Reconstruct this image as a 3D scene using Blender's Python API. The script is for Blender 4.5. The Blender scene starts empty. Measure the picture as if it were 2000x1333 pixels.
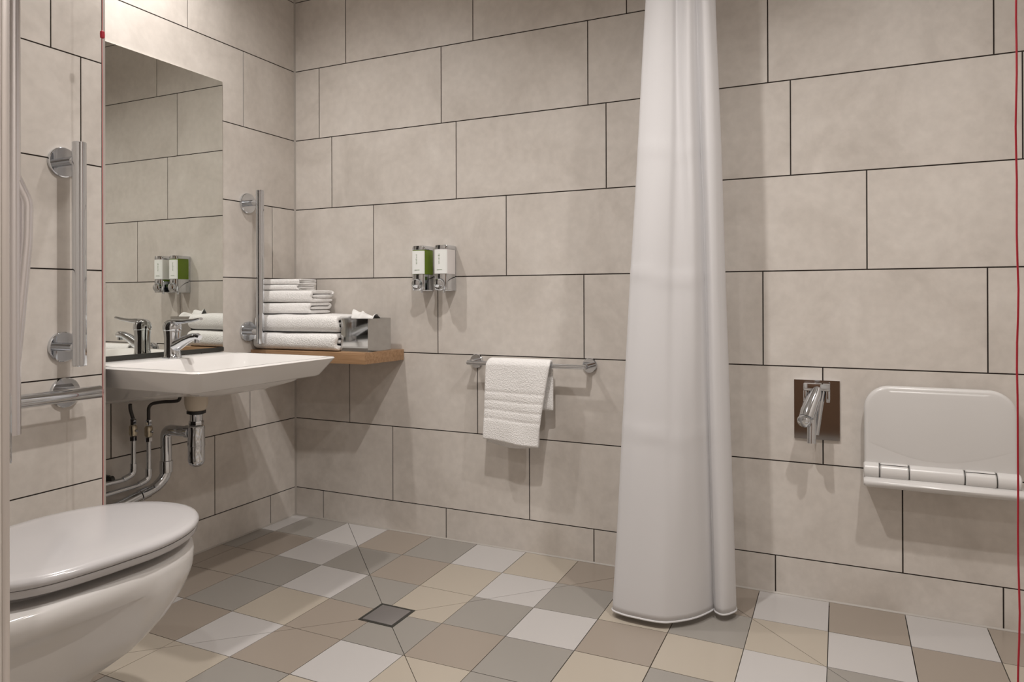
import bpy, bmesh, math, random
from mathutils import Vector, Matrix, noise as mnoise
random.seed(7)
PI = math.pi
scene = bpy.context.scene
COL = scene.collection

# ------------------------------------------------------------------ camera
cam_d = bpy.data.cameras.new('camera'); cam = bpy.data.objects.new('camera', cam_d); COL.objects.link(cam)
F_PX, CX, CY = 1386.78, 986.67, 578.43
YAW, PITCH, ROLL = math.radians(25.2423), math.radians(0.1184), math.radians(-0.173)
fwd = Vector((-math.sin(YAW)*math.cos(PITCH), math.cos(YAW)*math.cos(PITCH), math.sin(PITCH)))
rgt = Vector((math.cos(YAW), math.sin(YAW), 0)); upv = rgt.cross(fwd)
r2 = math.cos(ROLL)*rgt + math.sin(ROLL)*upv; u2 = -math.sin(ROLL)*rgt + math.cos(ROLL)*upv
M = Matrix((r2, u2, -fwd)).transposed().to_4x4(); M.translation = Vector((2.1385, -2.399, 0.9389))
cam.matrix_world = M
cam_d.sensor_fit = 'HORIZONTAL'; cam_d.sensor_width = 36; cam_d.lens = F_PX*36/2000
cam_d.shift_x = (1000-CX)/2000; cam_d.shift_y = -(666.5-CY)/2000
cam_d.clip_start = 0.02
scene.camera = cam

# ------------------------------------------------------------------ world, exposure
w = bpy.data.worlds.new('world'); scene.world = w; w.use_nodes = True
w.node_tree.nodes['Background'].inputs[0].default_value = (0.9, 0.93, 1, 1)
w.node_tree.nodes['Background'].inputs[1].default_value = 0.05
vs = scene.view_settings
scene.display_settings.display_device = 'sRGB'
vs.view_transform = 'Standard'; vs.look = 'None'; vs.gamma = 1; vs.use_curve_mapping = False
vs.exposure = 0.54
CEIL = 2.40
LIGHT_COL = (1.0, 0.955, 0.92)
LIGHTS = [  # x, y, watts, label
    (0.33, -0.84, 36, 'recessed ceiling downlight above the basin and mirror'),
    (1.45, -1.22, 60, 'recessed ceiling downlight in the middle of the room'),
    (2.40, -1.05, 46, 'recessed ceiling downlight over the folded shower seat'),
    (1.75, -2.30, 26, 'recessed ceiling downlight near the front wall'),
]

# ------------------------------------------------------------------ materials
def srgb(r, g, b):
    f = lambda c: ((c/255)/12.92 if c/255 <= .04045 else ((c/255+.055)/1.055)**2.4)
    return (f(r), f(g), f(b), 1)
def mat(name, col, rough=.5, metal=0, **kw):
    m = bpy.data.materials.new(name); m.use_nodes = True
    b = m.node_tree.nodes['Principled BSDF']
    b.inputs['Base Color'].default_value = col if len(col) == 4 else (*col, 1)
    b.inputs['Roughness'].default_value = rough; b.inputs['Metallic'].default_value = metal
    for k, v in kw.items(): b.inputs[k.replace('_', ' ')].default_value = v
    return m
def nodes(m): return m.node_tree.nodes, m.node_tree.links, m.node_tree.nodes['Principled BSDF']
def add_bump(m, scale, strength, dist=.002, detail=4, coord='Object'):
    n, l, b = nodes(m)
    tc = n.new('ShaderNodeTexCoord'); nz = n.new('ShaderNodeTexNoise'); bp = n.new('ShaderNodeBump')
    nz.inputs['Scale'].default_value = scale; nz.inputs['Detail'].default_value = detail
    bp.inputs['Strength'].default_value = strength; bp.inputs['Distance'].default_value = dist
    l.new(tc.outputs[coord], nz.inputs['Vector']); l.new(nz.outputs['Fac'], bp.inputs['Height']); l.new(bp.outputs['Normal'], b.inputs['Normal'])
    return m
def tile_material(name, c_dark, c_mid, c_light, rough=.42, contrast=1):
    m = mat(name, c_mid, rough); n, l, b = nodes(m)
    tc = n.new('ShaderNodeTexCoord'); oi = n.new('ShaderNodeObjectInfo')
    mul = n.new('ShaderNodeMath'); mul.operation = 'MULTIPLY'; mul.inputs[1].default_value = 37
    cmb = n.new('ShaderNodeCombineXYZ'); va = n.new('ShaderNodeVectorMath'); va.operation = 'ADD'
    l.new(oi.outputs['Random'], mul.inputs[0])
    for i in range(3): l.new(mul.outputs[0], cmb.inputs[i])
    l.new(tc.outputs['Object'], va.inputs[0]); l.new(cmb.outputs[0], va.inputs[1])
    n1 = n.new('ShaderNodeTexNoise'); n1.inputs['Scale'].default_value = 4.2; n1.inputs['Detail'].default_value = 7; n1.inputs['Roughness'].default_value = .62
    n1.inputs['Distortion'].default_value = .6
    l.new(va.outputs[0], n1.inputs['Vector'])
    r = n.new('ShaderNodeValToRGB'); e = r.color_ramp.elements
    e[0].position = .28; e[0].color = c_dark; e[1].position = .72; e[1].color = c_light
    k = e.new(.5); k.color = c_mid
    l.new(n1.outputs['Fac'], r.inputs[0])
    n2 = n.new('ShaderNodeTexNoise'); n2.inputs['Scale'].default_value = 38; n2.inputs['Detail'].default_value = 6; l.new(va.outputs[0], n2.inputs['Vector'])
    mp = n.new('ShaderNodeMapRange'); mp.inputs[1].default_value = .35; mp.inputs[2].default_value = .7; mp.inputs[3].default_value = .955; mp.inputs[4].default_value = 1.03
    l.new(n2.outputs['Fac'], mp.inputs[0])
    mx = n.new('ShaderNodeMix'); mx.data_type = 'RGBA'; mx.blend_type = 'MULTIPLY'; mx.inputs[0].default_value = 1
    l.new(r.outputs[0], mx.inputs[6]); l.new(mp.outputs[0], mx.inputs[7])
    l.new(mx.outputs[2], b.inputs['Base Color'])
    rr = n.new('ShaderNodeMapRange'); rr.inputs[3].default_value = rough-.06; rr.inputs[4].default_value = rough+.1
    l.new(n1.outputs['Fac'], rr.inputs[0]); l.new(rr.outputs[0], b.inputs['Roughness'])
    return m
TILE = tile_material('wall_tile', (.53, .487, .442, 1), (.62, .575, .528, 1), (.675, .632, .585, 1))
GROUT = mat('dark_grout', (.03, .022, .018), .9)
FT = {
    'w': mat('floor_tile_white', (.47, .45, .437), .26),
    'c': mat('floor_tile_cream', (.41, .363, .30), .26),
    't': mat('floor_tile_taupe', (.30, .256, .213), .26),
    'g': mat('floor_tile_grey', (.28, .262, .237), .26)}
FGROUT = mat('floor_grout', (.05, .042, .035), .9)
SEAL = mat('silicone', (.38, .35, .315), .5)
CERAMIC = mat('white_ceramic', (.74, .72, .70), .09)
PANW = mat('toilet_ceramic', (.60, .58, .56), .12)
PLASTIC = mat('white_plastic', (.66, .645, .63), .28)
LIDP = mat('toilet_lid_plastic', (.46, .445, .445), .16)
CHROME = mat('chrome', (.66, .68, .71), .06, 1)
SATIN = mat('satin_metal', (.27, .255, .25), .45, .6)
ALU = mat('tile_trim', (.72, .67, .64), .3, .7)
POLALU = mat('polished_aluminium', (.80, .78, .80), .22, 1)
MIRROR = mat('mirror_silver', (.80, .815, .78), .0, 1)
BLACK = mat('black_rubber', (.015, .014, .013), .5)
DARK = mat('dark_parts_and_gap_shade', (.03, .03, .026), .4)  # dark fittings, and the painted shadow gap below the mirror
HOSE = mat('braided_hose', (.05, .045, .042), .45, .4)
BRASS = mat('plated_brass', (.55, .49, .38), .3, 1)
CREAMP = mat('cream_plastic', (.62, .54, .44), .4)
RED = mat('red_cord', (.45, .012, .03), .5)
PINK = mat('faded_red_cord', (.52, .20, .19), .5)
GREEN = mat('green_soap', (.13, .20, .015), .18, 0)
GREENR = mat('pale_green_edge', (.55, .60, .25), .25)
MILK = mat('milky_soap', (.78, .75, .74), .3)
LABEL = mat('label_white', (.84, .86, .84), .6)
PRINT = mat('label_print', (.36, .42, .33), .6)
PAINT = mat('white_paint', (.78, .76, .73), .7)
DOORW = mat('brown_door', (.16, .085, .045), .45)
GLOW = bpy.data.materials.new('lamp_glow'); GLOW.use_nodes = True
_n = GLOW.node_tree.nodes; _b = _n['Principled BSDF']; _b.inputs['Emission Color'].default_value = (*LIGHT_COL, 1); _b.inputs['Emission Strength'].default_value = 6
TOWEL = mat('white_terry', (.87, .855, .84), .95); add_bump(TOWEL, 230, .85, .004, 4)
TOWEL.node_tree.nodes['Principled BSDF'].inputs['Sheen Weight'].default_value = .25
TISSUE = mat('tissue_paper', (.82, .81, .79), .9)
# wood: fine grain along X
WOOD = mat('oak_shelf', (.42, .25, .13), .45)
def _wood():
    n, l, b = nodes(WOOD)
    tc = n.new('ShaderNodeTexCoord'); mp = n.new('ShaderNodeMapping'); mp.inputs['Scale'].default_value = (3, 60, 60)
    nz = n.new('ShaderNodeTexNoise'); nz.inputs['Scale'].default_value = 2; nz.inputs['Detail'].default_value = 6
    r = n.new('ShaderNodeValToRGB'); e = r.color_ramp.elements
    e[0].position = .3; e[0].color = (.30, .17, .085, 1); e[1].position = .7; e[1].color = (.44, .275, .155, 1)
    l.new(tc.outputs['Object'], mp.inputs[0]); l.new(mp.outputs[0], nz.inputs['Vector']); l.new(nz.outputs['Fac'], r.inputs[0]); l.new(r.outputs[0], b.inputs['Base Color'])
_wood()
# curtain: diffuse + translucent
CURT = mat('curtain_fabric', (.80, .79, .795), .8)
def _curt():
    n, l, b = nodes(CURT); out = n['Material Output']
    t = n.new('ShaderNodeBsdfTranslucent'); t.inputs[0].default_value = (.80, .79, .795, 1)
    mx = n.new('ShaderNodeMixShader'); mx.inputs[0].default_value = .28
    l.new(b.outputs[0], mx.inputs[1]); l.new(t.outputs[0], mx.inputs[2]); l.new(mx.outputs[0], out.inputs[0])
_curt()

# ------------------------------------------------------------------ mesh helpers
def V(*a): return Vector(a)
class MB:
    def __init__(s): s.v = []; s.f = []
    def add(s, vs, fs):
        o = len(s.v); s.v += [Vector(p) for p in vs]; s.f += [tuple(i+o for i in f) for f in fs]; return s
    def box(s, x0, x1, y0, y1, z0, z1):
        return s.add([(x, y, z) for z in (z0, z1) for x, y in ((x0, y0), (x1, y0), (x1, y1), (x0, y1))],
                     [(3, 2, 1, 0), (4, 5, 6, 7), (0, 1, 5, 4), (1, 2, 6, 5), (2, 3, 7, 6), (3, 0, 4, 7)])
    def prism(s, poly, z0, z1):            # poly CCW list of (x,y) or (x,y,ztop)
        n = len(poly)
        top = [(p[0], p[1], p[2] if len(p) > 2 else z1) for p in poly]; bot = [(p[0], p[1], z0) for p in poly]
        fs = [tuple(range(n)), tuple(range(2*n-1, n-1, -1))] + [(i, n+i, n+(i+1) % n, (i+1) % n) for i in range(n)]
        return s.add(top+bot, fs)
    def loft(s, rings, cap0=True, cap1=True, closed=True):
        n = len(rings[0]); vs = [p for r in rings for p in r]; fs = []
        for k in range(len(rings)-1):
            for i in range(n if closed else n-1):
                j = (i+1) % n; fs.append((k*n+i, k*n+j, (k+1)*n+j, (k+1)*n+i))
        if cap0: fs.append(tuple(range(n-1, -1, -1)))
        if cap1: fs.append(tuple((len(rings)-1)*n+i for i in range(n)))
        return s.add(vs, fs)
    def tube(s, path, r, n=16, caps=True, flat=None):
        path = [Vector(p) for p in path]; m = len(path)
        rs = r if isinstance(r, (list, tuple)) else [r]*m
        t = [(path[min(i+1, m-1)]-path[max(i-1, 0)]).normalized() for i in range(m)]
        a = Vector((0, 0, 1)) if abs(t[0].z) < .9 else Vector((1, 0, 0))
        u = (a - t[0]*a.dot(t[0])).normalized(); rings = []
        for i in range(m):
            u = (u - t[i]*u.dot(t[i])).normalized(); v = t[i].cross(u)
            fl = flat if flat else (1, 1)
            rings.append([path[i]+rs[i]*(fl[0]*math.cos(2*PI*k/n)*u+fl[1]*math.sin(2*PI*k/n)*v) for k in range(n)])
        return s.loft(rings, caps, caps)
    def lathe(s, prof, o, d, n=32, caps=True):   # prof list of (r, t) along d from o
        o = Vector(o); d = Vector(d).normalized(); a = Vector((0, 0, 1)) if abs(d.z) < .9 else Vector((1, 0, 0))
        u = d.cross(a).normalized(); v = d.cross(u)
        return s.loft([[o+d*t+r*(math.cos(2*PI*k/n)*u+math.sin(2*PI*k/n)*v) for k in range(n)] for r, t in prof], caps, caps)
    def build(s, name, m, parent=None, bevel=0, seg=2, smooth=True, sharp=38, subsurf=0):
        off = parent_world(parent) if parent else Vector((0, 0, 0))
        me = bpy.data.meshes.new(name); me.from_pydata([tuple(p-off) for p in s.v], [], s.f)
        bm = bmesh.new(); bm.from_mesh(me)
        bmesh.ops.remove_doubles(bm, verts=bm.verts, dist=1e-6)
        bmesh.ops.recalc_face_normals(bm, faces=bm.faces)
        if bevel:
            es = [e for e in bm.edges if len(e.link_faces) == 2 and e.calc_face_angle(0) > math.radians(30)]
            bmesh.ops.bevel(bm, geom=es, offset=bevel, segments=seg, profile=.6, affect='EDGES', clamp_overlap=True)
        for f in bm.faces: f.smooth = smooth
        if smooth:
            for e in bm.edges:
                if len(e.link_faces) == 2 and e.calc_face_angle(0) > math.radians(sharp): e.smooth = False
        bm.to_mesh(me); bm.free()
        me.materials.append(m)
        o = bpy.data.objects.new(name, me); COL.objects.link(o)
        if parent: o.parent = parent
        if subsurf:
            md = o.modifiers.new('subsurf', 'SUBSURF'); md.levels = subsurf; md.render_levels = subsurf
        return o
def parent_world(p):
    v = Vector(p.location)
    while p.parent: p = p.parent; v += Vector(p.location)
    return v
def tag(o, label=None, cat=None, group=None, kind=None):
    if label: o['label'] = label
    if cat: o['category'] = cat
    if group: o['group'] = group
    if kind: o['kind'] = kind
    return o
def thing(name, loc, label, cat, group=None):
    o = bpy.data.objects.new(name, None); COL.objects.link(o); o.location = loc; o.empty_display_size = .05
    return tag(o, label, cat, group)
def rrect(x0, x1, y0, y1, r, z, n=6, rl=None):
    """rounded rectangle ring, CCW; rl radius for the two x0 corners"""
    rl = r if rl is None else rl; pts = []
    for cx, cy, a0, q in ((x1-r, y1-r, 0, r), (x0+rl, y1-rl, PI/2, rl), (x0+rl, y0+rl, PI, rl), (x1-r, y0+r, 1.5*PI, r)):
        for k in range(n+1):
            a = a0+PI/2*k/n; pts.append(Vector((cx+q*math.cos(a), cy+q*math.sin(a), z)))
    return pts
def arc(c, r, a0, a1, u, v, n=8):
    c, u, v = Vector(c), Vector(u), Vector(v)
    return [c+r*(math.cos(a0+(a1-a0)*k/n)*u+math.sin(a0+(a1-a0)*k/n)*v) for k in range(n+1)]
def bend(pts, r, n=7):
    """polyline with rounded corners"""
    pts = [Vector(p) for p in pts]; out = [pts[0]]
    for i in range(1, len(pts)-1):
        a, b, c = pts[i-1], pts[i], pts[i+1]; d1 = (a-b).normalized(); d2 = (c-b).normalized()
        rr = min(r, (a-b).length*.49, (c-b).length*.49)
        p1, p2 = b+d1*rr, b+d2*rr
        for k in range(n+1):
            t = k/n; out.append((1-t)**2*p1+2*t*(1-t)*b+t*t*p2)
    out.append(pts[-1]); return out

# ------------------------------------------------------------------ room shell
ZL = [2.22-.3*k for k in range(8)]           # horizontal joint heights L0..L7
ROWS = [(ZL[0], CEIL)] + [(ZL[k+1], ZL[k]) for k in range(7)] + [(-.012, ZL[7])]
G = .0020                                     # half joint
DEP = .008
ROOM_X, ROOM_Y = 2.95, -2.90
def struct(name, bm, m, **kw): return tag(bm.build(name, m, **kw), kind='structure')

def tiled_wall(name, back, axis, face, sgn, a0, a1, joints, mat_t=TILE):
    """back: MB of the grout/backing slab. axis 'y': tile face on plane y=face, running in x (a=x); axis 'x': plane x=face, a=y.
    sgn: direction of the room side"""
    wall = struct(name, back, GROUT)
    for (z0, z1), j in zip(ROWS, joints):
        k0 = math.floor((a0-j)/.6)-1; cuts = [a0]
        for k in range(k0, k0+12):
            p = j+.6*k
            if a0+.012 < p < a1-.012: cuts.append(p)
        cuts.append(a1)
        for c0, c1 in zip(cuts[:-1], cuts[1:]):
            lo = c0+(G if c0 != a0 else .0008); hi = c1-(G if c1 != a1 else .0008)
            f0, f1 = sorted((face, face-sgn*DEP)); hw, hh = (hi-lo)/2, (z1-z0)/2-G
            mb = MB()
            if axis == 'y': mb.box(-hw, hw, f0, f1, -hh, hh)
            else: mb.box(f0, f1, -hw, hw, -hh, hh)
            t = mb.build('wall_tile', mat_t, smooth=False)
            t.location = ((lo+hi)/2, 0, (z0+z1)/2) if axis == 'y' else (0, (lo+hi)/2, (z0+z1)/2)
            t.parent = wall
    return wall

REC = .0022
JB = [.35, .2743, .1336, .1999, .4127, .1164, .2897, .5038, .1506]
tiled_wall('wall_back', MB().box(-.1, ROOM_X+.1, REC, .1, -.05, CEIL), 'y', 0, -1, 0, ROOM_X, JB)
JA = [-.20, -.56, -.293, -.47, -.136, -.50, -.262, -.44, -.75]
tiled_wall('wall_left', MB().box(-.1, -REC, -1.038, -.0005, -.05, CEIL), 'x', 0, 1, -1.030, 0, JA)
BX = .208; BY = -1.038
JAP = [-1.40, -1.60, -1.185, -1.101, -1.55, -1.45, -1.65, -1.50, -1.62]
tiled_wall('wall_boxing', MB().box(-.1, BX-REC, -1.798, BY, -.05, CEIL), 'x', BX, 1, -1.80, BY-.001, JAP)
struct('wall_toilet', MB().box(-.1, 1.093, ROOM_Y, -1.80, -.05, CEIL), TILE, smooth=False)
struct('wall_right', MB().box(ROOM_X, ROOM_X+.1, ROOM_Y, 0, -.05, CEIL), TILE, smooth=False)
struct('wall_front', MB().box(1.093, ROOM_X+.1, ROOM_Y-.1, ROOM_Y, -.05, CEIL), PAINT, smooth=False)
struct('ceiling', MB().box(-.1, ROOM_X+.1, ROOM_Y-.1, .1, CEIL, CEIL+.1), PAINT, smooth=False)
struct('trim_1', MB().box(BX-.011, BX+.0012, BY, BY+.010, -.01, CEIL), ALU, bevel=.002)        # metal edge strip on the boxing corner
struct('trim_2', MB().box(1.083, 1.0942, -1.810, -1.7995, -.01, CEIL), ALU, bevel=.002)
struct('trim_3', MB().add([(0, -.006, -.01), (.006, 0, -.01), (0, 0, -.01), (0, -.006, CEIL), (.006, 0, CEIL), (0, 0, CEIL)],
       [(0, 1, 2), (3, 5, 4), (0, 3, 4, 1), (1, 4, 5, 2), (2, 5, 3, 0)]), SEAL)
# unseen brown door added behind the camera to give the chrome a brown reflection
d = tag(MB().box(1.35, 2.25, ROOM_Y, ROOM_Y+.04, 0, 2.04).build('reflection_door', DOORW, bevel=.003), kind='structure')
MB().tube(bend([(1.43, ROOM_Y+.04, 1.0), (1.43, ROOM_Y+.09, 1.0), (1.56, ROOM_Y+.09, 1.0)], .02), .009).build('door_handle', CHROME, d)

# ------------------------------------------------------------------ floor
DX, DY, DH = .913, -.633, .0615               # floor drain centre and half size
D2 = (2.54, -.85)
SL = .015
def fz(x, y):
    return min(0, SL*(max(abs(x-DX), abs(y-DY))-.633), SL*(max(abs(x-D2[0]), abs(y-D2[1]))-.85))
def split(poly, a, b, c):                     # by line a*x+b*y=c
    P, N = [], []
    for i in range(len(poly)):
        p, q = poly[i], poly[(i+1) % len(poly)]; sp = a*p[0]+b*p[1]-c; sq = a*q[0]+b*q[1]-c
        if sp >= 0: P.append(p)
        if sp <= 0: N.append(p)
        if sp*sq < 0:
            t = sp/(sp-sq); m = (p[0]+t*(q[0]-p[0]), p[1]+t*(q[1]-p[1])); P.append(m); N.append(m)
    return P, N
def area(p): return .5*sum(p[i][0]*p[(i+1) % len(p)][1]-p[(i+1) % len(p)][0]*p[i][1] for i in range(len(p)))
def inset(poly, d):
    n = len(poly); out = []
    ln = []
    for i in range(n):
        (x0, y0), (x1, y1) = poly[i], poly[(i+1) % n]; L = math.hypot(x1-x0, y1-y0)
        nx, ny = -(y1-y0)/L, (x1-x0)/L; ln.append((nx, ny, nx*x0+ny*y0+d))
    for i in range(n):
        a1, b1, c1 = ln[i-1]; a2, b2, c2 = ln[i]; D = a1*b2-a2*b1
        if abs(D) < 1e-9: return None
        out.append(((c1*b2-c2*b1)/D, (a1*c2-a2*c1)/D))
    return out
def clean(poly):
    out = []
    for p in poly:
        if not out or math.hypot(p[0]-out[-1][0], p[1]-out[-1][1]) > 1e-4: out.append(p)
    if len(out) > 1 and math.hypot(out[0][0]-out[-1][0], out[0][1]-out[-1][1]) < 1e-4: out.pop()
    return out
def clip_rect_outside(polys, x0, x1, y0, y1):  # remove the rectangle
    res = []
    for p in polys:
        rest = p
        for a, b, c in ((-1, 0, -x0), (1, 0, x1), (0, -1, -y0), (0, 1, y1)):
            P, N = split(rest, a, b, c)
            if len(P) > 2 and abs(area(P)) > 1e-7: res.append(P)
            rest = N
            if len(rest) < 3 or abs(area(rest)) < 1e-7: rest = None; break
    return res
COLOURS = {0: 'wgwtgwctcttwwt', 1: 'gtwgtcwgcgcwtc', 2: 'ttgwgcgwtcwgtw', 3: 'ttgctgtgcgtcwg', 4: 'gwtwtwcgtwgtcw',
           5: 'ctccgcwtgcwgtc', 6: 'wgtgcwgtcwtgcw'}
COLOURS[0] = 'wgwtgwctctwtwt'
FX = [-.1274+.2030*a for a in range(0, 17)]; FX[1] = .076
FY = [-.004-.2032*b for b in range(0, 16)]; FY[0] = 0
floor = struct('floor', MB().box(-.1, ROOM_X+.1, ROOM_Y-.1, .1, -.10, -.0165), FGROUT, smooth=False)
rf = random.Random(3)
for b in range(len(FY)-1):
    for a in range(len(FX)-1):
        x0, x1 = max(FX[a], 0), min(FX[a+1], ROOM_X); y1, y0 = FY[b], max(FY[b+1], ROOM_Y)
        if x1-x0 < .01 or y1-y0 < .01: continue
        col = COLOURS[b][a] if b in COLOURS and a < 14 else rf.choice('wctg')
        polys = [[(x0, y0), (x1, y0), (x1, y1), (x0, y1)]]
        polys = clip_rect_outside(polys, -1, BX, -1.80, BY) if (x0 < BX and y0 < BY) else polys
        polys = clip_rect_outside(polys, -1, 1.093, -4, -1.80) if (x0 < 1.093 and y0 < -1.80) else polys
        for sx in (1, -1):                     # the 45 degree fall lines of the drain
            new = []
            for p in polys:
                cxm = sum(q[0] for q in p)/len(p); cym = sum(q[1] for q in p)/len(p)
                lim = max(abs(cxm-DX), abs(cym-DY)) < .95 and cxm < 1.62
                if lim:
                    P, N = split(p, 1, -sx, DX-sx*DY)
                    new += [q for q in (P, N) if len(q) > 2 and abs(area(q)) > 2e-6]
                else: new.append(p)
            polys = new
        new = []
        for p in polys:                        # fall line of the shower area
            cxm = sum(q[0] for q in p)/len(p); cym = sum(q[1] for q in p)/len(p)
            if 1.66 < cxm < D2[0]+.05 and cym > D2[1]-.05:
                P, N = split(p, 1, 1, D2[0]+D2[1]); new += [q for q in (P, N) if len(q) > 2 and abs(area(q)) > 2e-6]
            else: new.append(p)
        polys = new
        for p in polys:
            p = clean(p)
            if len(p) < 3: continue
            if area(p) < 0: p = p[::-1]
            q = inset(p, .0013 if len(polys) == 1 else .0009)
            if not q or area(q) < 1e-6 or area(q) > area(p): continue
            cx = sum(v[0] for v in q)/len(q); cy = sum(v[1] for v in q)/len(q)
            t = MB().prism([(v[0]-cx, v[1]-cy, fz(*v)) for v in q], -.017, 0).build('floor_tile', FT[col], smooth=False)
            t.location = (cx, cy, 0); t.parent = floor
# silicone bead between floor and walls
def bead(p0, p1, nrm):
    p0, p1, nrm = Vector(p0), Vector(p1), Vector(nrm)
    a, b = p0+nrm*.004, p0+Vector((0, 0, .004)); c, e = p1+nrm*.004, p1+Vector((0, 0, .004))
    lo = Vector((0, 0, -.012))
    return MB().add([p0+lo, a+lo, a, b, p1+lo, c+lo, c, e], [(0, 1, 2, 3), (7, 6, 5, 4), (0, 4, 5, 1), (1, 5, 6, 2), (2, 6, 7, 3), (3, 7, 4, 0)])
struct('trim_4', bead((0, 0, .001), (ROOM_X, 0, .001), (0, -1, 0)), SEAL)
struct('trim_5', bead((0, 0, .001), (0, -1.028, .001), (1, 0, 0)), SEAL)

# floor drain
zd = fz(DX+.05, DY)
dr = thing('floor_drain', (DX, DY, zd), 'square metal floor drain cover set among the floor tiles', 'drain')
fr = MB()
for x0, x1, y0, y1 in ((-1, 1, -1, -.88), (-1, 1, .88, 1), (-1, -.88, -.88, .88), (.88, 1, -.88, .88)):
    fr.box(DX+x0*DH*.985, DX+x1*DH*.985, DY+y0*DH*.985, DY+y1*DH*.985, zd-.006, zd+.0016)
fr.build('frame', DARK, dr, smooth=False)
MB().box(DX-DH*.84, DX+DH*.84, DY-DH*.84, DY+DH*.84, zd-.004, zd+.0022).build('cover_plate', SATIN, dr, bevel=.001)

# ------------------------------------------------------------------ mirror
mr = thing('wall_mirror', (.004, -.705, .752), 'tall frameless rectangular mirror on the tiled wall above the basin', 'mirror')
MB().box(.0002, .006, -1.005, -.4045, .752, 1.768).build('glass', MIRROR, mr, bevel=.0008, seg=1)
MB().box(.0002, .010, -1.005, -.4045, .738, .7525).build('gap_shade_strip', DARK, mr, smooth=False)['label'] = 'dark strip standing in for the shadow gap below the mirror'  # solid dark strip paints the shadow between mirror and basin

# ------------------------------------------------------------------ basin
bs = thing('wash_basin', (.001, -.705, .60), 'white ceramic wall-hung wash basin below the mirror', 'basin')
b0, b1, yb0, yb1 = .001, .556, -1.008, -.405
ZR = .735
def wedge(r, z0, z1): return [Vector((p.x, p.y, z0+(z1-z0)*p.x/.5)) for p in r]
rings = [wedge(rrect(.001, .40, -.900, -.510, .05, 0, rl=.006), .600, .662), wedge(rrect(.001, .43, -.922, -.488, .05, 0, rl=.006), .610, .668), rrect(.001, .488, -.966, -.447, .045, .6704, rl=.006),
         rrect(.001, .505, -.980, -.433, .036, .6705, rl=.006), rrect(.001, .511, -.984, -.429, .036, .6745, rl=.006), rrect(b0, b1-.004, yb0+.003, yb1-.003, .034, ZR-.009, rl=.006),
         rrect(b0, b1, yb0, yb1, .034, ZR-.004, rl=.006), rrect(b0, b1-.004, yb0+.004, yb1-.004, .03, ZR, rl=.006),
         rrect(.128, b1-.020, yb0+.022, yb1-.022, .03, ZR+.0005, rl=.035), rrect(.134, b1-.026, yb0+.03, yb1-.03, .035, ZR-.004, rl=.04),
         rrect(.145, b1-.04, yb0+.05, yb1-.05, .05, ZR-.03, rl=.05), rrect(.165, b1-.075, yb0+.09, yb1-.09, .07, ZR-.075, rl=.06),
         rrect(.20, b1-.13, yb0+.15, yb1-.15, .07, ZR-.095, rl=.07), rrect(.27, b1-.20, yb0+.23, yb1-.23, .03, ZR-.1, rl=.03)]
MB().loft(rings).build('bowl', CERAMIC, bs, sharp=60)
MB().lathe([(.028, 0), (.030, .001), (.028, .003), (.012, .0035)], (.30, -.705, ZR-.1), (0, 0, 1)).build('waste_ring', CHROME, bs)
MB().lathe([(.011, 0), (.012, .002), (.008, .003)], (.1345, -.705, .715), (1, 0, .1), 20).build('overflow_ring', CHROME, bs)

# tap
TX, TY = .080, -.694
tp = thing('basin_tap', (TX, TY, ZR), 'chrome lever mixer tap standing on the basin deck', 'tap')
MB().lathe([(.031, 0), (.031, .004), (.0275, .008), (.0255, .03), (.0255, .07), (.027, .086), (.0275, .094)], (TX, TY, ZR), (0, 0, 1)).build('body', CHROME, tp)
MB().tube([(TX+.005, TY, ZR+.040), (TX+.03, TY, ZR+.048), (TX+.065, TY, ZR+.064), (TX+.095, TY, ZR+.074), (TX+.122, TY, ZR+.076), (TX+.130, TY, ZR+.073)],
          [.021, .019, .0155, .0130, .0115, .009], 18).build('spout', CHROME, tp)
MB().lathe([(.0085, 0), (.0085, .012)], (TX+.116, TY, ZR+.056), (0, 0, 1), 16).build('aerator', CHROME, tp)
MB().lathe([(.0285, .0945), (.0300, .102), (.0290, .113), (.0240, .124), (.014, .131), (.002, .133)], (TX, TY, ZR), (0, 0, 1)).build('cap', CHROME, tp)
MB().tube([(TX-.012, TY, ZR+.118), (TX+.02, TY, ZR+.125), (TX+.06, TY, ZR+.126), (TX+.10, TY, ZR+.130), (TX+.135, TY, ZR+.136)],
          [.018, .0195, .0145, .0115, .009], 14, flat=(.5, 1)).build('lever', CHROME, tp)

# ------------------------------------------------------------------ pipes below the basin
tr = thing('bottle_trap', (.20, -.700, .377), 'chrome bottle trap and waste pipe below the basin', 'trap')
c = (.20, -.700)
MB().lathe([(.030, .6205), (.037, .618), (.037, .590), (.033, .573), (.027, .566)], (*c, 0), (0, 0, 1)).build('waste_collar', CREAMP, tr)['label'] = 'cream waste collar'
MB().lathe([(.030, .5655), (.030, .557), (.022, .5535)], (*c, 0), (0, 0, 1)).build('gasket', BLACK, tr)
MB().lathe([(.0205, .553), (.0205, .532)], (*c, 0), (0, 0, 1)).build('neck', CHROME, tr)
MB().lathe([(.0225, .5315), (.0235, .529), (.0235, .520), (.0215, .5165)], (*c, 0), (0, 0, 1), 8).build('nut', CHROME, tr)
MB().lathe([(.024, .516), (.0265, .513), (.0265, .505), (.0255, .503), (.028, .450), (.028, .449), (.0265, .448), (.0265, .400), (.023, .388), (.014, .380), (.003, .378)], (*c, 0), (0, 0, 1)).build('cup', CHROME, tr)
MB().tube(bend([(.178, -.70, .492), (.055, -.700, .492), (.055, -.698, .335), (.05, -.735, .300), (.042, -.92, .262), (.042, -1.027, .248)], .030, 8), .0180, 20).build('waste_pipe', CHROME, tr)
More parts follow.
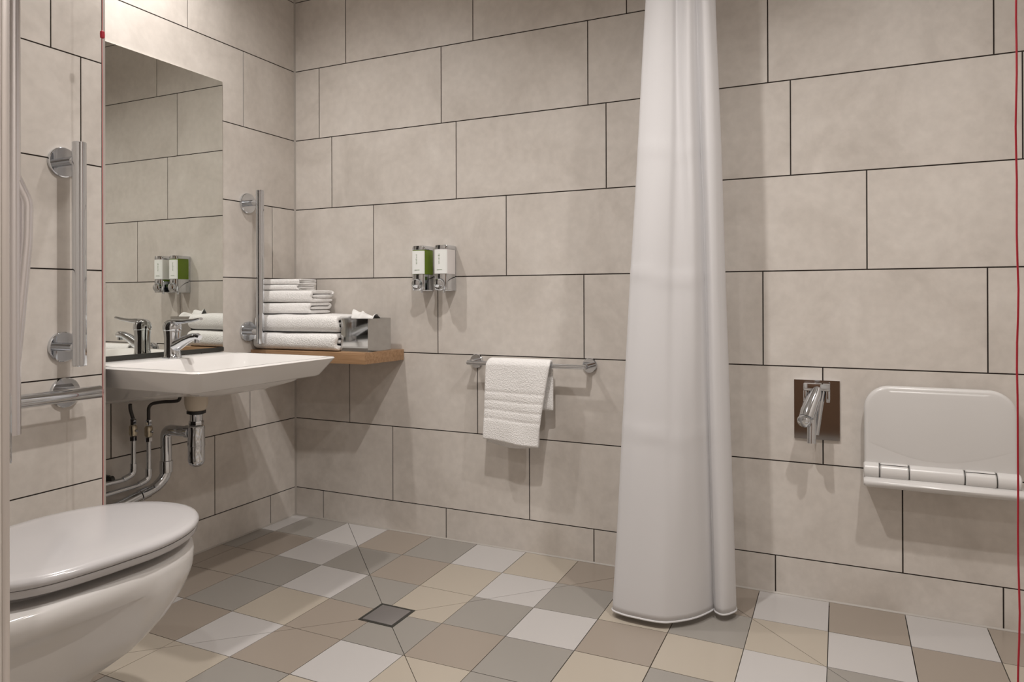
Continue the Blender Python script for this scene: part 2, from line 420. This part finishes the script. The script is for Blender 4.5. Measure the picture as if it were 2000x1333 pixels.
for p, dd, r, L in (((.176, -.70, .492), (-1, 0, 0), .022, .020), ((.055, -.6985, .385), (0, 0, -1), .0212, .040), ((.0485, -.765, .2935), (-.04, -1, -.2), .0212, .030)):
    MB().lathe([(r-.003, -.001), (r, .001), (r, L-.001), (r-.003, L+.001)], p, dd, 20).build('coupling', CHROME, tr)
def supply(y, hose, zv, ze, yend, zend, label):
    t = thing('supply_pipe', (.05, y, zv), label, 'pipe', 'water supply pipes below the basin')
    MB().tube(hose, .0055, 12).build('flexible_hose', HOSE, t)['label'] = 'dark flexible hose'
    MB().lathe([(.008, .022), (.0095, .020), (.0095, .004), (.008, .002)], (.05, y, zv), (0, 0, 1), 6).build('hose_nut', CHROME, t)
    MB().lathe([(.009, .0015), (.0125, -.004), (.0125, -.030), (.010, -.034)], (.05, y, zv), (0, 0, 1), 16).build('isolating_valve', BRASS, t)['label'] = 'brass isolating valve'
    MB().lathe([(.004, 0), (.004, .006)], (.0625, y, zv-.017), (1, 0, 0), 10).build('valve_screw', CHROME, t)
    MB().lathe([(.009, -.0345), (.0115, -.037), (.0115, -.050), (.008, -.052)], (.05, y, zv), (0, 0, 1), 6).build('compression_nut', CHROME, t)
    MB().tube(bend([(.05, y, zv-.05), (.05, y, ze), (.045, y-.03, ze-.012), (.03, yend, zend)], .016), .0078, 14).build('pipe', CHROME, t)
    MB().tube(bend([(.05, y, ze+.035), (.05, y, ze), (.046, y-.033, ze-.010)], .016), .0100, 14).build('elbow', CHROME, t)
    return t
s1 = supply(-.820, bend([(.065, -.842, .597), (.06, -.838, .580), (.05, -.820, .545)], .03), .525, .365, -1.027, .352, 'left chrome water pipe with a short dark hose below the basin')
s2 = supply(-.763, bend([(.152, -.722, .6165), (.146, -.722, .598), (.12, -.726, .594), (.08, -.735, .592), (.05, -.763, .586), (.05, -.763, .52)], .03), .512, .336, -1.027, .312, 'right chrome water pipe with an arching dark hose below the basin')
cl = MB().box(.0005, .022, -.894, -.880, .352, .372); cl.lathe([(.012, -.006), (.012, .006)], (.034, -.887, .3605), (0, 1, 0), 14)
cl.build('pipe_clip', DARK, s1)

# ------------------------------------------------------------------ oak shelf, towels, tissue box
ZS = .733
sh = MB().prism([(.001, -.259), (.537, -.232), (.559, -.001), (.001, -.001)], .690, ZS).build('wall_shelf', WOOD, bevel=.0015)
tag(sh, 'oak wooden shelf in the corner carrying the towel stack', 'shelf')

def folded_towel(name, x0, x1, yf, yb, z0, h, t, label, seed, slope=0, rx=.010, sub=22, wav=.004):
    """folded strip (bottom, front fold, top, back fold, middle) pushed along x"""
    rm = h/2-t/2
    path = [(yb-.006, t/2)] + [(yb+(yf+rm+t/2-yb)*k/6, t/2) for k in range(1, 6)]
    path += [(yf+rm+t/2-rm*(1-abs(math.cos(PI*k/10))**3)**.5*.9, h/2-rm*math.copysign(abs(math.cos(PI*k/10))**.7, math.cos(PI*k/10))) for k in range(11)]
    path += [(yf+rm+t/2+(yb-.012-yf-rm-t/2)*k/6, h-t/2) for k in range(1, 7)]
    rb = (h/2-t/2)/2
    path += [(yb-.012+rb*math.sin(PI*k/6), h-t/2-rb+rb*math.cos(PI*k/6)) for k in range(1, 7)]
    ye = yf+t*1.25
    path += [(yb-.012+(ye-yb+.012)*k/5, h/2) for k in range(1, 6)]
    P = [Vector((0, a, b)) for a, b in path]; L, R = [], []
    for i in range(len(P)):
        d = (P[min(i+1, len(P)-1)]-P[max(i-1, 0)]).normalized(); n = Vector((0, -d.z, d.y)); hw = t/2*.90
        if i in (0, len(P)-1): hw *= .55
        L.append(P[i]+n*hw); R.append(P[i]-n*hw)
    n = len(P); mb = MB(); allv = []; fs = []
    xs = [0, .012, .035] + [.035+.93*(k/(sub-5)) for k in range(1, sub-5)] + [.965, .988, 1]
    for si, u in enumerate(xs):
        e = min(u, 1-u); k = 1-.22*max(0, 1-e/.03)**2
        x = x0+(x1-x0)*u
        for side in (L, R):
            for i, p in enumerate(side):
                c = P[i]; q = c+(p-c)*k
                s1_ = mnoise.noise(Vector((x*9, q.y*9, q.z*9+seed*7.7)))
                s2_ = mnoise.noise(Vector((x*22+5, q.y*16, q.z*14+seed*3.1)))
                hz = q.z/h
                dz = wav*(s1_*.8+s2_*.35)*hz*(1 if True else 0)
                dx = (.010*mnoise.noise(Vector((i*.35, seed*1.3, 2 if side is L else 2.2))))*(1 if u > .5 else 0)*(u-.5)*2
                allv.append((x+dx, q.y+wav*.8*s2_-slope*(x-x0), z0+max(q.z+dz, .0004)))
    row = 2*n
    for s_ in range(len(xs)-1):
        o, o2 = s_*row, (s_+1)*row
        for i in range(n-1):
            fs.append((o+i, o+i+1, o2+i+1, o2+i)); fs.append((o+n+i+1, o+n+i, o2+n+i, o2+n+i+1))
        fs.append((o+n, o, o2, o2+n)); fs.append((o+n-1, o+2*n-1, o2+2*n-1, o2+n-1))
    for s_ in (0, len(xs)-1):
        o = s_*row
        for i in range(n-1): fs.append((o+i, o+n+i, o+n+i+1, o+i+1))
    mb.add(allv, fs)
    return tag(mb.build(name, TOWEL, subsurf=1, sharp=180), label, 'towel', 'folded towels stacked on the corner shelf')
z = ZS+.0003
folded_towel('bath_towel', .005, .404, -.256, -.045, z, .0705, .0228, 'thick folded white bath towel at the bottom of the stack', 1, slope=-.05, wav=.0055); z += .0715
folded_towel('bath_towel', .006, .402, -.250, -.045, z, .0695, .0225, 'thick folded white bath towel second from the bottom of the stack', 2, slope=-.05, wav=.0055); z += .0705
folded_towel('hand_towel', .006, .214, -.240, -.095, z, .0455, .0146, 'folded white hand towel in the middle of the stack', 3, slope=-.36, wav=.002); z += .0462
folded_towel('hand_towel', .004, .219, -.240, -.090, z, .0495, .0158, 'folded white hand towel below the face cloths', 4, slope=-.36, wav=.002); z += .0503
folded_towel('face_cloth', .006, .160, -.225, -.11, z, .021, .0066, 'thin folded white face cloth below the topmost one', 5, slope=-.36, wav=.0015); z += .0217
folded_towel('face_cloth', .006, .164, -.222, -.105, z, .023, .0073, 'thin folded white face cloth on top of the towel stack', 6, slope=-.36, wav=.0025)

tb = thing('tissue_box', (.485, -.125, ZS), 'square mirror-chrome tissue box beside the towel stack', 'tissue box')
bx0, bx1, by0, by1, bz1 = .452, .533, -.205, -.055, .860
bx0 = .408
tw = .002
mbx = MB(); mbx.box(bx0, bx1, by0, by0+tw, ZS+.0003, bz1); mbx.box(bx0, bx1, by1-tw, by1, ZS+.0003, bz1)
mbx.box(bx0, bx0+tw, by0+tw, by1-tw, ZS+.0003, bz1); mbx.box(bx1-tw, bx1, by0+tw, by1-tw, ZS+.0003, bz1)
mbx.build('body', mat('polished_steel', (.56, .56, .555), .05, 1), tb, smooth=False)
tm = MB(); cx, cy = (bx0+bx1)/2, (by0+by1)/2
for x0, x1, y0, y1 in ((bx0+tw, bx1-tw, by0+tw, cy-.018), (bx0+tw, bx1-tw, cy+.018, by1-tw), (bx0+tw, bx0+.025, cy-.018, cy+.018), (bx1-.025, bx1-tw, cy-.018, cy+.018)):
    tm.box(x0, x1, y0, y1, bz1-.004, bz1-.0015)
tm.build('lid', SATIN, tb, smooth=False)
tv, tf = [], []
NU, NV = 22, 12
for j in range(NV):
    for i in range(NU):
        u = i/(NU-1); v = j/(NV-1)
        x = bx0+.004+(bx1-bx0-.010)*u+.006*mnoise.noise(Vector((u*4, v*5, 7)))
        y = cy+.034*(v-.5)*(1.2+.5*math.sin(u*8))+.010*math.sin(u*11)
        zz = bz1-.002+(.029*math.sin(v*PI)+.007*math.sin(u*13+v*4)*math.sin(v*PI))*(.75+.35*math.sin(u*5+.8))+.005*mnoise.noise(Vector((u*9, v*6, 1)))*math.sin(v*PI)
        tv.append((x, y, zz))
for j in range(NV-1):
    for i in range(NU-1): tf.append((j*NU+i, j*NU+i+1, (j+1)*NU+i+1, (j+1)*NU+i))
tis = MB().add(tv, tf).build('tissue', TISSUE, tb, subsurf=1, sharp=180)
sm = tis.modifiers.new('thick', 'SOLIDIFY'); sm.thickness = .0006

# ------------------------------------------------------------------ grab rails
def flange(mb, p, n, r, th=.010):
    return mb.lathe([(r, 0), (r, th-.002), (r-.002, th)], p, n, 36)
def vrail(wx, y, zs, z0, z1, r, off, fr, label):
    t = thing('grab_rail', (wx+off, y, z0), label, 'grab rail', 'vertical chrome grab rails beside the basin')
    MB().lathe([(r-.0015, 0), (r, .0015), (r, z1-z0-.0015), (r-.0015, z1-z0)], (wx+off, y, z0), (0, 0, 1), 28).build('bar', CHROME, t)
    for zz in zs:
        flange(MB(), (wx+.0003, y, zz), (1, 0, 0), fr).build('wall_flange', CHROME, t)
        MB().lathe([(.0125, 0), (.0125, off-.010)], (wx+.009, y, zz), (1, 0, 0), 20).build('bracket_arm', CHROME, t)
    return t
vrail(0, -.276, (1.317, .806), .758, 1.365, .0155, .068, .040, 'vertical chrome grab rail between the mirror and the towel stack')
vrail(BX, -1.155, (1.313, .807), .757, 1.362, .0175, .073, .041, 'vertical chrome grab rail left of the mirror above the toilet')
t = thing('grab_rail', (BX+.073, -1.35, .681), 'horizontal chrome grab rail on the tiled boxing beside the toilet', 'grab rail')
MB().lathe([(.015, 0), (.0175, .002), (.0175, .568), (.015, .57)], (BX+.073, -1.095, .681), (0, -1, 0), 28).build('bar', CHROME, t)
for y in (-1.150, -1.61):
    flange(MB(), (BX+.0003, y, .681), (1, 0, 0), .041).build('wall_flange', CHROME, t)
    MB().lathe([(.0125, 0), (.0125, .062)], (BX+.009, y, .681), (1, 0, 0), 20).build('bracket_arm', CHROME, t)
# hinged support rail folded up on the wall behind the toilet
h = thing('hinged_support_rail', (1.035, -1.78, .70), 'hinged chrome support rail folded upright beside the toilet at the left edge', 'support rail')
MB().box(.995, 1.072, -1.7995, -1.792, .655, .86).build('wall_plate', CHROME, h, bevel=.002)
MB().box(1.012, 1.056, -1.792, -1.774, .70, .80).build('hinge_block', CHROME, h, bevel=.003)
MB().tube([(1.030, -1.7625, .738), (1.030, -1.7625, 1.47)], .0135, 20).build('bar', POLALU, h)
MB().tube(bend([(1.030, -1.762, 1.125), (1.030, -1.7415, 1.085), (1.030, -1.7425, 1.03), (1.030, -1.764, .80)], .010), .0115, 16).build('brace', POLALU, h)

# ------------------------------------------------------------------ toilet
tl = thing('toilet', (.712, -1.80, 0), 'white ceramic toilet with closed lid in the lower left corner', 'toilet')
TCX, TYC = .712, -1.430
def egg(wf, bf, wr, br, z, n=48, er=.62, yo=0):
    pts = []; br = br+yo
    for k in range(n):
        a = 2*PI*k/n; c_, s_ = math.cos(a), math.sin(a)
        if s_ >= 0: x = wf*c_; y = bf*s_
        else:
            x = math.copysign(abs(c_)**er, c_); y = -br*abs(s_)**er
            ww = wr+(wf-wr)*max(0, 1+y/(.12)) if y > -.12 else wr
            x *= ww
        pts.append(Vector((TCX+x, TYC+yo+y, z)))
    return pts
R3 = .368
bowl = [egg(.086, .012, .086, R3, -.006, yo=-.075), egg(.082, .008, .082, R3, .03, yo=-.075), egg(.078, .008, .078, R3, .12, yo=-.075), egg(.080, .010, .082, R3, .165, yo=-.068), egg(.088, .014, .090, R3, .190, yo=-.045),
        egg(.102, .030, .102, R3, .206, yo=-.012), egg(.118, .066, .112, R3, .220), egg(.136, .112, .122, R3, .240), egg(.155, .160, .132, R3, .270), egg(.171, .197, .142, R3, .306), egg(.180, .216, .150, R3, .338), egg(.182, .2205, .178, R3, .350),
        egg(.183, .223, .182, R3, .376), egg(.181, .221, .181, R3, .391), egg(.174, .213, .174, R3, .398), egg(.13, .16, .13, R3-.03, .3985)]
MB().loft(bowl).build('pan', PANW, tl, sharp=60)
MB().loft([egg(.13, .16, .125, .24, .3985), egg(.13, .16, .125, .24, .419)]).build('seat_buffer', LIDP, tl, sharp=60)
MB().loft([egg(.172, .211, .166, .258, .4188), egg(.187, .2255, .181, .266, .420), egg(.1915, .230, .185, .268, .4245), egg(.1915, .230, .185, .268, .4345)]).build('seat_ring', LIDP, tl, sharp=60)
lid = [egg(.182, .220, .174, .26, .4348), egg(.191, .229, .185, .269, .4355), egg(.1945, .2325, .188, .271, .439), egg(.1945, .2325, .188, .271, .4455), egg(.191, .229, .185, .268, .4505), egg(.182, .220, .176, .259, .4535),
       egg(.16, .195, .152, .235, .455), egg(.10, .12, .1, .15, .4565), egg(.03, .04, .03, .05, .457)]
MB().loft(lid).build('lid', LIDP, tl, sharp=60)
for s in (-1, 1): MB().lathe([(.012, -.02), (.012, .02)], (TCX+s*.075, -1.712, .418), (1, 0, 0), 16).build('hinge', CHROME, tl)

# ------------------------------------------------------------------ emergency cords
def cord(x, y, z0, r, m, bead_z, label, seed, amp):
    t = thing('emergency_cord', (x, y, z0), label, 'pull cord')
    pts = []
    for k in range(61):
        zz = z0+(CEIL-.02-z0)*k/60
        pts.append((x+amp*mnoise.noise(Vector((zz*9, seed, 0))), y+amp*mnoise.noise(Vector((zz*9, seed, 5))), zz))
    MB().tube(pts, r, 8).build('cord', m, t)
    MB().lathe([(.035, 0), (.035, -.008), (.022, -.020)], (x, y, CEIL-.0005), (0, 0, 1), 24).build('ceiling_switch', PLASTIC, t)
    MB().lathe([(.003, -.010), (.0055, -.008), (.006, 0), (.0055, .008), (.003, .010)], (x, y, bead_z), (0, 0, 1), 12).build('bead', RED, t)
    return t
cord(.35, -1.1365, .10, .0012, PINK, 1.648, 'thin red emergency pull cord with a red bead hanging beside the mirror', 3, .0012)
cord(2.362, -1.20, .12, .0013, RED, 2.05, 'deep red emergency pull cord hanging at the right edge', 8, .0022)

# ------------------------------------------------------------------ soap dispensers
def dispenser(x0, x1, m_side, m_edge, label, seed):
    t = thing('soap_dispenser', ((x0+x1)/2, -.001, .965), label, 'dispenser', 'soap dispensers on the back wall')
    f = -.078
    MB().box(x0+.002, x1-.002, -.012, -.0005, .965, 1.137).build('back_plate', CHROME, t, bevel=.002)
    xm = (x0+x1)/2; hw = (x1-x0)/2
    def ring(z, s=1, yb=-.0125, yf=f):
        pts = [Vector((xm+hw*s, yb, z))]
        for k in range(9): 
            a = PI*k/8; pts.append(Vector((xm+hw*s*math.cos(a)**1 if True else 0, yf+.008-.008*s*math.sin(a), z)))
        pts.append(Vector((xm-hw*s, yb, z))); return pts
    MB().loft([ring(1.0285), ring(1.122)]).build('chamber', m_side, t, sharp=50)
    MB().loft([ring(1.1225, .97), ring(1.1235, 1.02), ring(1.131, 1.02), ring(1.138, .9)]).build('cap', CHROME, t)
    MB().loft([ring(.9665, .9), ring(.969, 1.01), ring(1.022, 1.01), ring(1.028, .96)], True, True).build('base', CHROME, t)
    # white front label follows the curved front
    lv = []
    for zz in (1.030, 1.119):
        for k in range(9):
            a = PI*(.10+.80*k/8); lv.append((xm+(hw+.0008)*math.cos(a), f+.008-.0092*math.sin(a), zz))
    lb = MB().add(lv, [(k, k+1, 10+k, 9+k) for k in range(8)]).build('front_label', LABEL, t, smooth=False)
    so = lb.modifiers.new('thick', 'SOLIDIFY'); so.thickness = .0008; so.offset = 0
    rr = random.Random(seed)
    for k in range(7):                       # faint upright script on the label
        zz = 1.068+k*.0058; wq = rr.uniform(.003, .0065)
        MB().box(xm-.004-wq/2+rr.uniform(-.001, .001), xm-.004+wq/2, f-.0022, f-.0014, zz, zz+rr.uniform(.0016, .0038)).build('label_mark', PRINT, t, smooth=False)
    MB().box(xm-.013, xm+.009, f-.0022, f-.0014, 1.044, 1.0462).build('label_mark', PRINT, t, smooth=False)
    MB().lathe([(.018, 0), (.021, .003), (.021, .010), (.018, .015), (.010, .0175), (.001, .018)], (xm-.002, f+.002, .991), (0, -1, -.12), 24).build('push_button', CHROME, t)
    MB().box(xm-.004, xm-.001, f-.0012, f+.001, 1.012, 1.022).build('lock_slot', BLACK, t, smooth=False)
    MB().lathe([(.005, 0), (.004, -.008)], (xm, f+.03, .966), (0, 0, 1), 12).build('nozzle', CHROME, t)
    return t
dispenser(.645, .702, GREEN, GREENR, 'soap dispenser with a green liquid chamber on the tiled wall', 11)
dispenser(.745, .801, MILK, MILK, 'soap dispenser with a milky white chamber right of the green one', 12)

# ------------------------------------------------------------------ towel rail and towel
tr2 = thing('towel_rail', (1.114, -.001, .697), 'chrome towel rail with round wall roses under the soap dispensers', 'towel rail')
MB().lathe([(.0065, 0), (.008, .0015), (.008, .4635), (.0065, .465)], (.880, -.065, .6965), (1, 0, 0), 20).build('bar', CHROME, tr2)
for x in (.889, 1.339):
    MB().lathe([(.026, 0), (.026, .008), (.024, .010)], (x, -.0004, .6975), (0, -1, 0), 32).build('wall_rose', CHROME, tr2)
    MB().lathe([(.010, 0), (.010, .046), (.008, .048)], (x, -.009, .697), (0, -1, 0), 20).build('post', CHROME, tr2)
def hung_towel():
    bz, by = .6965, -.065; R = .0165
    path = []
    for k in range(61): path.append((by-R-.004, .420+(bz-.420)*k/60))
    for k in range(1, 10): path.append((by-(R+.002)*math.cos(PI*k/10), bz+(R)*math.sin(PI*k/10)))
    for k in range(13): path.append((by+R+.004, bz-(bz-.535)*k/12))
    t = .013; P = [Vector((0, *p)) for p in path]; n = len(P)
    NX = 72; fs = []; vs_ = []
    for s_ in range(NX+1):
        u = s_/NX
        for side in (1, -1):
            for i, p in enumerate(P):
                d = (P[min(i+1, n-1)]-P[max(i-1, 0)]).normalized(); nn = Vector((0, -d.z, d.y))*side*(-1)
                hw = t/2*(1-.5*max(0, 1-min(u, 1-u)/.03))
                if i in (0, n-1): hw *= .5
                q = p+nn*hw
                front = i < 61
                top = max(0, (q.z-.42)/.28)
                xl = .958+.012*min(1, top) if front else .985
                xr = 1.176+.044*min(1, top)**1.3 if front else 1.216
                if 61 <= i < 70: f_ = (i-60)/10; xl = .970+.015*f_; xr = 1.220-.004*f_
                x = xl+(xr-xl)*u
                if front and side == -1:
                    for zl in (.500, .532, .565, .597):   # woven border lines
                        q.y += .0022*math.exp(-((q.z-zl)/.0042)**2)
                    if .50 < q.z < .60: q.y += .0007*max(0, math.cos(u*2*PI*9))**5
                q.z += (.004*math.sin(u*5+1)-.010*u)*(1-min(1, top*1.3)) if front else 0
                q.y += .003*mnoise.noise(Vector((x*14, q.z*10, 3)))-(.004*(1-top) if front else 0)
                vs_.append((x, q.y, q.z))
    row = 2*n
    for s_ in range(NX):
        o, o2 = s_*row, (s_+1)*row
        for i in range(n-1):
            fs.append((o+i, o+i+1, o2+i+1, o2+i)); fs.append((o+n+i+1, o+n+i, o2+n+i, o2+n+i+1))
        fs.append((o+n, o, o2, o2+n)); fs.append((o+n-1, o+2*n-1, o2+2*n-1, o2+n-1))
    for o in (0, NX*row):
        for i in range(n-1): fs.append((o+i, o+n+i, o+n+i+1, o+i+1))
    tw_ = MB().add(vs_, fs).build('hand_towel', TOWEL, subsurf=1, sharp=180)
    iv, if_ = [], []
    for j in range(9):
        for i in range(25):
            u, v = i/24, j/8
            iv.append((.966+.206*u, by-.004-.003*v+.003*math.sin(u*6+1), .620-.216*v+(.006*math.sin(u*5.5+2)-.006*u*u)*v))
    for j in range(8):
        for i in range(24): if_.append((j*25+i, j*25+i+1, (j+1)*25+i+1, (j+1)*25+i))
    inner = MB().add(iv, if_).build('inner_layer', TOWEL, tw_, sharp=180)
    m_ = inner.modifiers.new('thick', 'SOLIDIFY'); m_.thickness = .009; m_.offset = 0
    tag(tw_, 'white hand towel with a woven border hanging on the towel rail', 'towel')
hung_towel()

# ------------------------------------------------------------------ shower curtain
def catmull(P, m):
    out = []
    for i in range(len(P)-1):
        p0, p1, p2, p3 = P[max(i-1, 0)], P[i], P[i+1], P[min(i+2, len(P)-1)]
        for k in range(m):
            t = k/m; out.append(.5*((2*p1)+(-p0+p2)*t+(2*p0-5*p1+4*p2-p3)*t*t+(-p0+3*p1-3*p2+p3)*t**3))
    out.append(P[-1]); return out
CB = [(1.640, -.180), (1.560, -.270), (1.527, -.365), (1.560, -.392), (1.617, -.398), (1.675, -.395), (1.705, -.383), (1.740, -.352), (1.772, -.308), (1.792, -.268), (1.799, -.246), (1.808, -.264), (1.828, -.272), (1.848, -.254), (1.858, -.215), (1.830, -.150)]
CT = [(1.690, -.200), (1.640, -.240), (1.617, -.300), (1.636, -.322), (1.668, -.330), (1.696, -.318), (1.708, -.298), (1.722, -.304), (1.744, -.322), (1.757, -.304), (1.764, -.288), (1.774, -.300), (1.788, -.310), (1.803, -.294), (1.812, -.250), (1.775, -.180)]
def curtain():
    B_ = catmull([Vector((*p, .014)) for p in CB], 7); T_ = catmull([Vector((*p, 1.81)) for p in CT], 7)
    zt = 2.345; NZ = 110; n = len(B_); vs_, fs = [], []
    hem = []
    for j in range(NZ+1):
        z_ = .016+(zt-.016)*j/NZ; s = (z_-.014)/(1.81-.014)
        for i in range(n):
            p = B_[i].lerp(T_[i], s); u = i/(n-1)
            for zc, a in ((1.0, .0035), (.545, .003), (1.37, .0025)):
                p.y -= a*math.exp(-((z_-zc-.012*math.sin(u*11))/.012)**2)*(1 if .1 < u < .62 else .2)
            p.y += .006*mnoise.noise(Vector((u*8, z_*2.3, 2)))*(1-abs(2*u-1)*.5); p.x += .004*mnoise.noise(Vector((u*8, z_*1.7, 9)))
            zz = z_
            if j < 3:
                zz = z_ + (.012+.008*math.sin(u*9))*(1-j/3)*0
            vs_.append((p.x, p.y, zz))
            if j == 0: hem.append((p.x, p.y, zz+.003))
    for j in range(NZ):
        for i in range(n-1): fs.append((j*n+i, j*n+i+1, (j+1)*n+i+1, (j+1)*n+i))
    root = thing('shower_curtain', (1.70, -.30, 0), 'white fabric shower curtain hanging in folds in the middle', 'curtain')
    c_ = MB().add(vs_, fs).build('cloth', CURT, root, sharp=180)
    s_ = c_.modifiers.new('thick', 'SOLIDIFY'); s_.thickness = .0012; s_.offset = 0
    MB().tube(hem, .003, 8).build('hem', CURT, root)
    tk = thing('curtain_track', (1.70, -.35, 2.36), 'white ceiling track that carries the shower curtain', 'curtain track')
    MB().box(1.55, 1.95, -.262, -.238, 2.355, CEIL-.0005).build('track', PLASTIC, tk, bevel=.002)
curtain()

# ------------------------------------------------------------------ shower valve
sv = thing('shower_valve', (2.073, -.001, .587), 'chrome shower mixer with a square mounting plate left of the shower seat', 'shower valve')
MB().box(2.008, 2.137, -.006, -.0004, .497, .680).build('mounting_plate', CHROME, sv, smooth=False)
MB().box(2.036, 2.110, -.050, -.006, .652, .674).build('bracket', CHROME, sv, bevel=.004)
for x in (2.036, 2.100): MB().box(x, x+.010, -.046, -.006, .618, .652).build('bracket_side', CHROME, sv, bevel=.002)
MB().tube([(2.078, -.030, .668), (2.070, -.045, .640), (2.052, -.078, .592), (2.047, -.088, .575)], [.015, .0200, .0230, .0215], 24).build('lever_body', CHROME, sv)
MB().lathe([(.018, -.014), (.0195, -.004), (.0195, .006), (.016, .012), (.007, .015), (.001, .0155)], (2.041, -.094, .567), (-.35, -.85, -.25), 28).build('end_knob', CHROME, sv)
MB().tube([(2.060, -.072, .585), (2.061, -.080, .548), (2.060, -.088, .499)], [.0135, .0130, .0120], 20).build('outlet', CHROME, sv)
MB().tube([(2.090, -.030, .650), (2.082, -.045, .600), (2.072, -.055, .52)], [.009, .0085, .008], 16).build('hand_lever', CHROME, sv)

# ------------------------------------------------------------------ shower seat (folded up)
st = thing('shower_seat', (2.39, -.001, .40), 'white plastic folding shower seat folded up against the wall', 'shower seat')
def seat_outline(s, y):
    x0, x1, z0, z1, r = 2.202+s, 2.578-s, .440+s*.2, .676-s, .068-s*.6
    pts = [Vector((x0, y, z0)), Vector((x1, y, z0))]
    for k in range(13): a = PI/2*k/12; pts.append(Vector((x1-r+r*math.cos(a), y, z1-r+r*math.sin(a))))
    for k in range(13): a = PI/2+PI/2*k/12; pts.append(Vector((x0+r+r*math.cos(a), y, z1-r+r*math.sin(a))))
    return pts
MB().loft([seat_outline(.004, -.022), seat_outline(0, -.026), seat_outline(0, -.044), seat_outline(.003, -.049), seat_outline(.009, -.051)]).build('seat_panel', PLASTIC, st, sharp=50)
# the shallow dished field of the panel: crescent step along its lower side
def dish(sc, y):
    o = []
    for k in range(25): u = k/24; o.append(Vector((2.214+.352*u, y, .510-.045*math.sin(PI*u))))
    r = .060
    for k in range(9): a = PI/2*k/8; o.append(Vector((2.566-r+r*math.cos(a), y, .664-r+r*math.sin(a))))
    for k in range(9): a = PI/2+PI/2*k/8; o.append(Vector((2.214+r+r*math.cos(a), y, .664-r+r*math.sin(a))))
    c_ = Vector((2.39, y, .580)); return [c_+Vector(((p.x-c_.x)*sc, 0, (p.z-c_.z)*sc)) for p in o]
MB().loft([dish(1, -.0505), dish(1, -.0511), dish(.93, -.0522)]).build('dished_field', PLASTIC, st, sharp=80)
def roll(x0, x1, r, yc, zc, name):
    return MB().lathe([(r-.003, 0), (r, .003), (r, x1-x0-.003), (r-.003, x1-x0)], (x0, yc, zc), (1, 0, 0), 28).build(name, PLASTIC, st)
for x0, x1 in ((2.200, 2.2405), (2.3165, 2.4505), (2.5265, 2.582)): roll(x0, x1, .0235, -.052, .428, 'hinge_roll')
for x0, x1 in ((2.2425, 2.3145), (2.4525, 2.5245)): roll(x0, x1, .0245, -.053, .428, 'hinge_block')
for x0, x1 in ((2.2425, 2.3145), (2.4525, 2.5245)): MB().tube([(x0, -.0665, .4492), (x1, -.0665, .4492)], .0009, 8).build('hinge_gap', DARK, st)
for x in (2.2415, 2.3155, 2.4515, 2.5255): MB().lathe([(.0225, -.0012), (.0225, .0012)], (x, -.052, .428), (1, 0, 0), 28).build('hinge_gap', DARK, st)
lp = []
for x, s in ((2.199, .006), (2.205, .001), (2.40, 0), (2.588, .001), (2.594, .006)):
    lp.append([Vector((x, -.001, .385+s)), Vector((x, -.085+s, .385+s)), Vector((x, -.100+s, .392)), Vector((x, -.103+s, .402)), Vector((x, -.098+s, .409)), Vector((x, -.07, .413-s)), Vector((x, -.001, .413-s))])
MB().loft(lp).build('wall_bracket', PLASTIC, st, sharp=50)

# ------------------------------------------------------------------ ceiling downlights
for x, y, P_, lab in LIGHTS:
    t = thing('downlight', (x, y, CEIL), lab, 'downlight', 'recessed ceiling downlights')
    MB().lathe([(.036, -.0005), (.048, -.0005), (.048, -.004), (.038, -.006), (.036, -.004), (.036, -.0005)], (x, y, CEIL), (0, 0, 1), 32, caps=False).build('ring', CHROME, t)
    MB().lathe([(.0355, -.0006), (.0355, -.002)], (x, y, CEIL), (0, 0, 1), 28).build('lens', GLOW, t)
    ld = bpy.data.lights.new('downlight_beam', 'SPOT'); ld.energy = P_; ld.color = LIGHT_COL; ld.spot_size = math.radians(152); ld.spot_blend = .95; ld.shadow_soft_size = .03
    lo = bpy.data.objects.new('beam', ld); COL.objects.link(lo); lo.parent = t; lo.location = (0, 0, -.012)
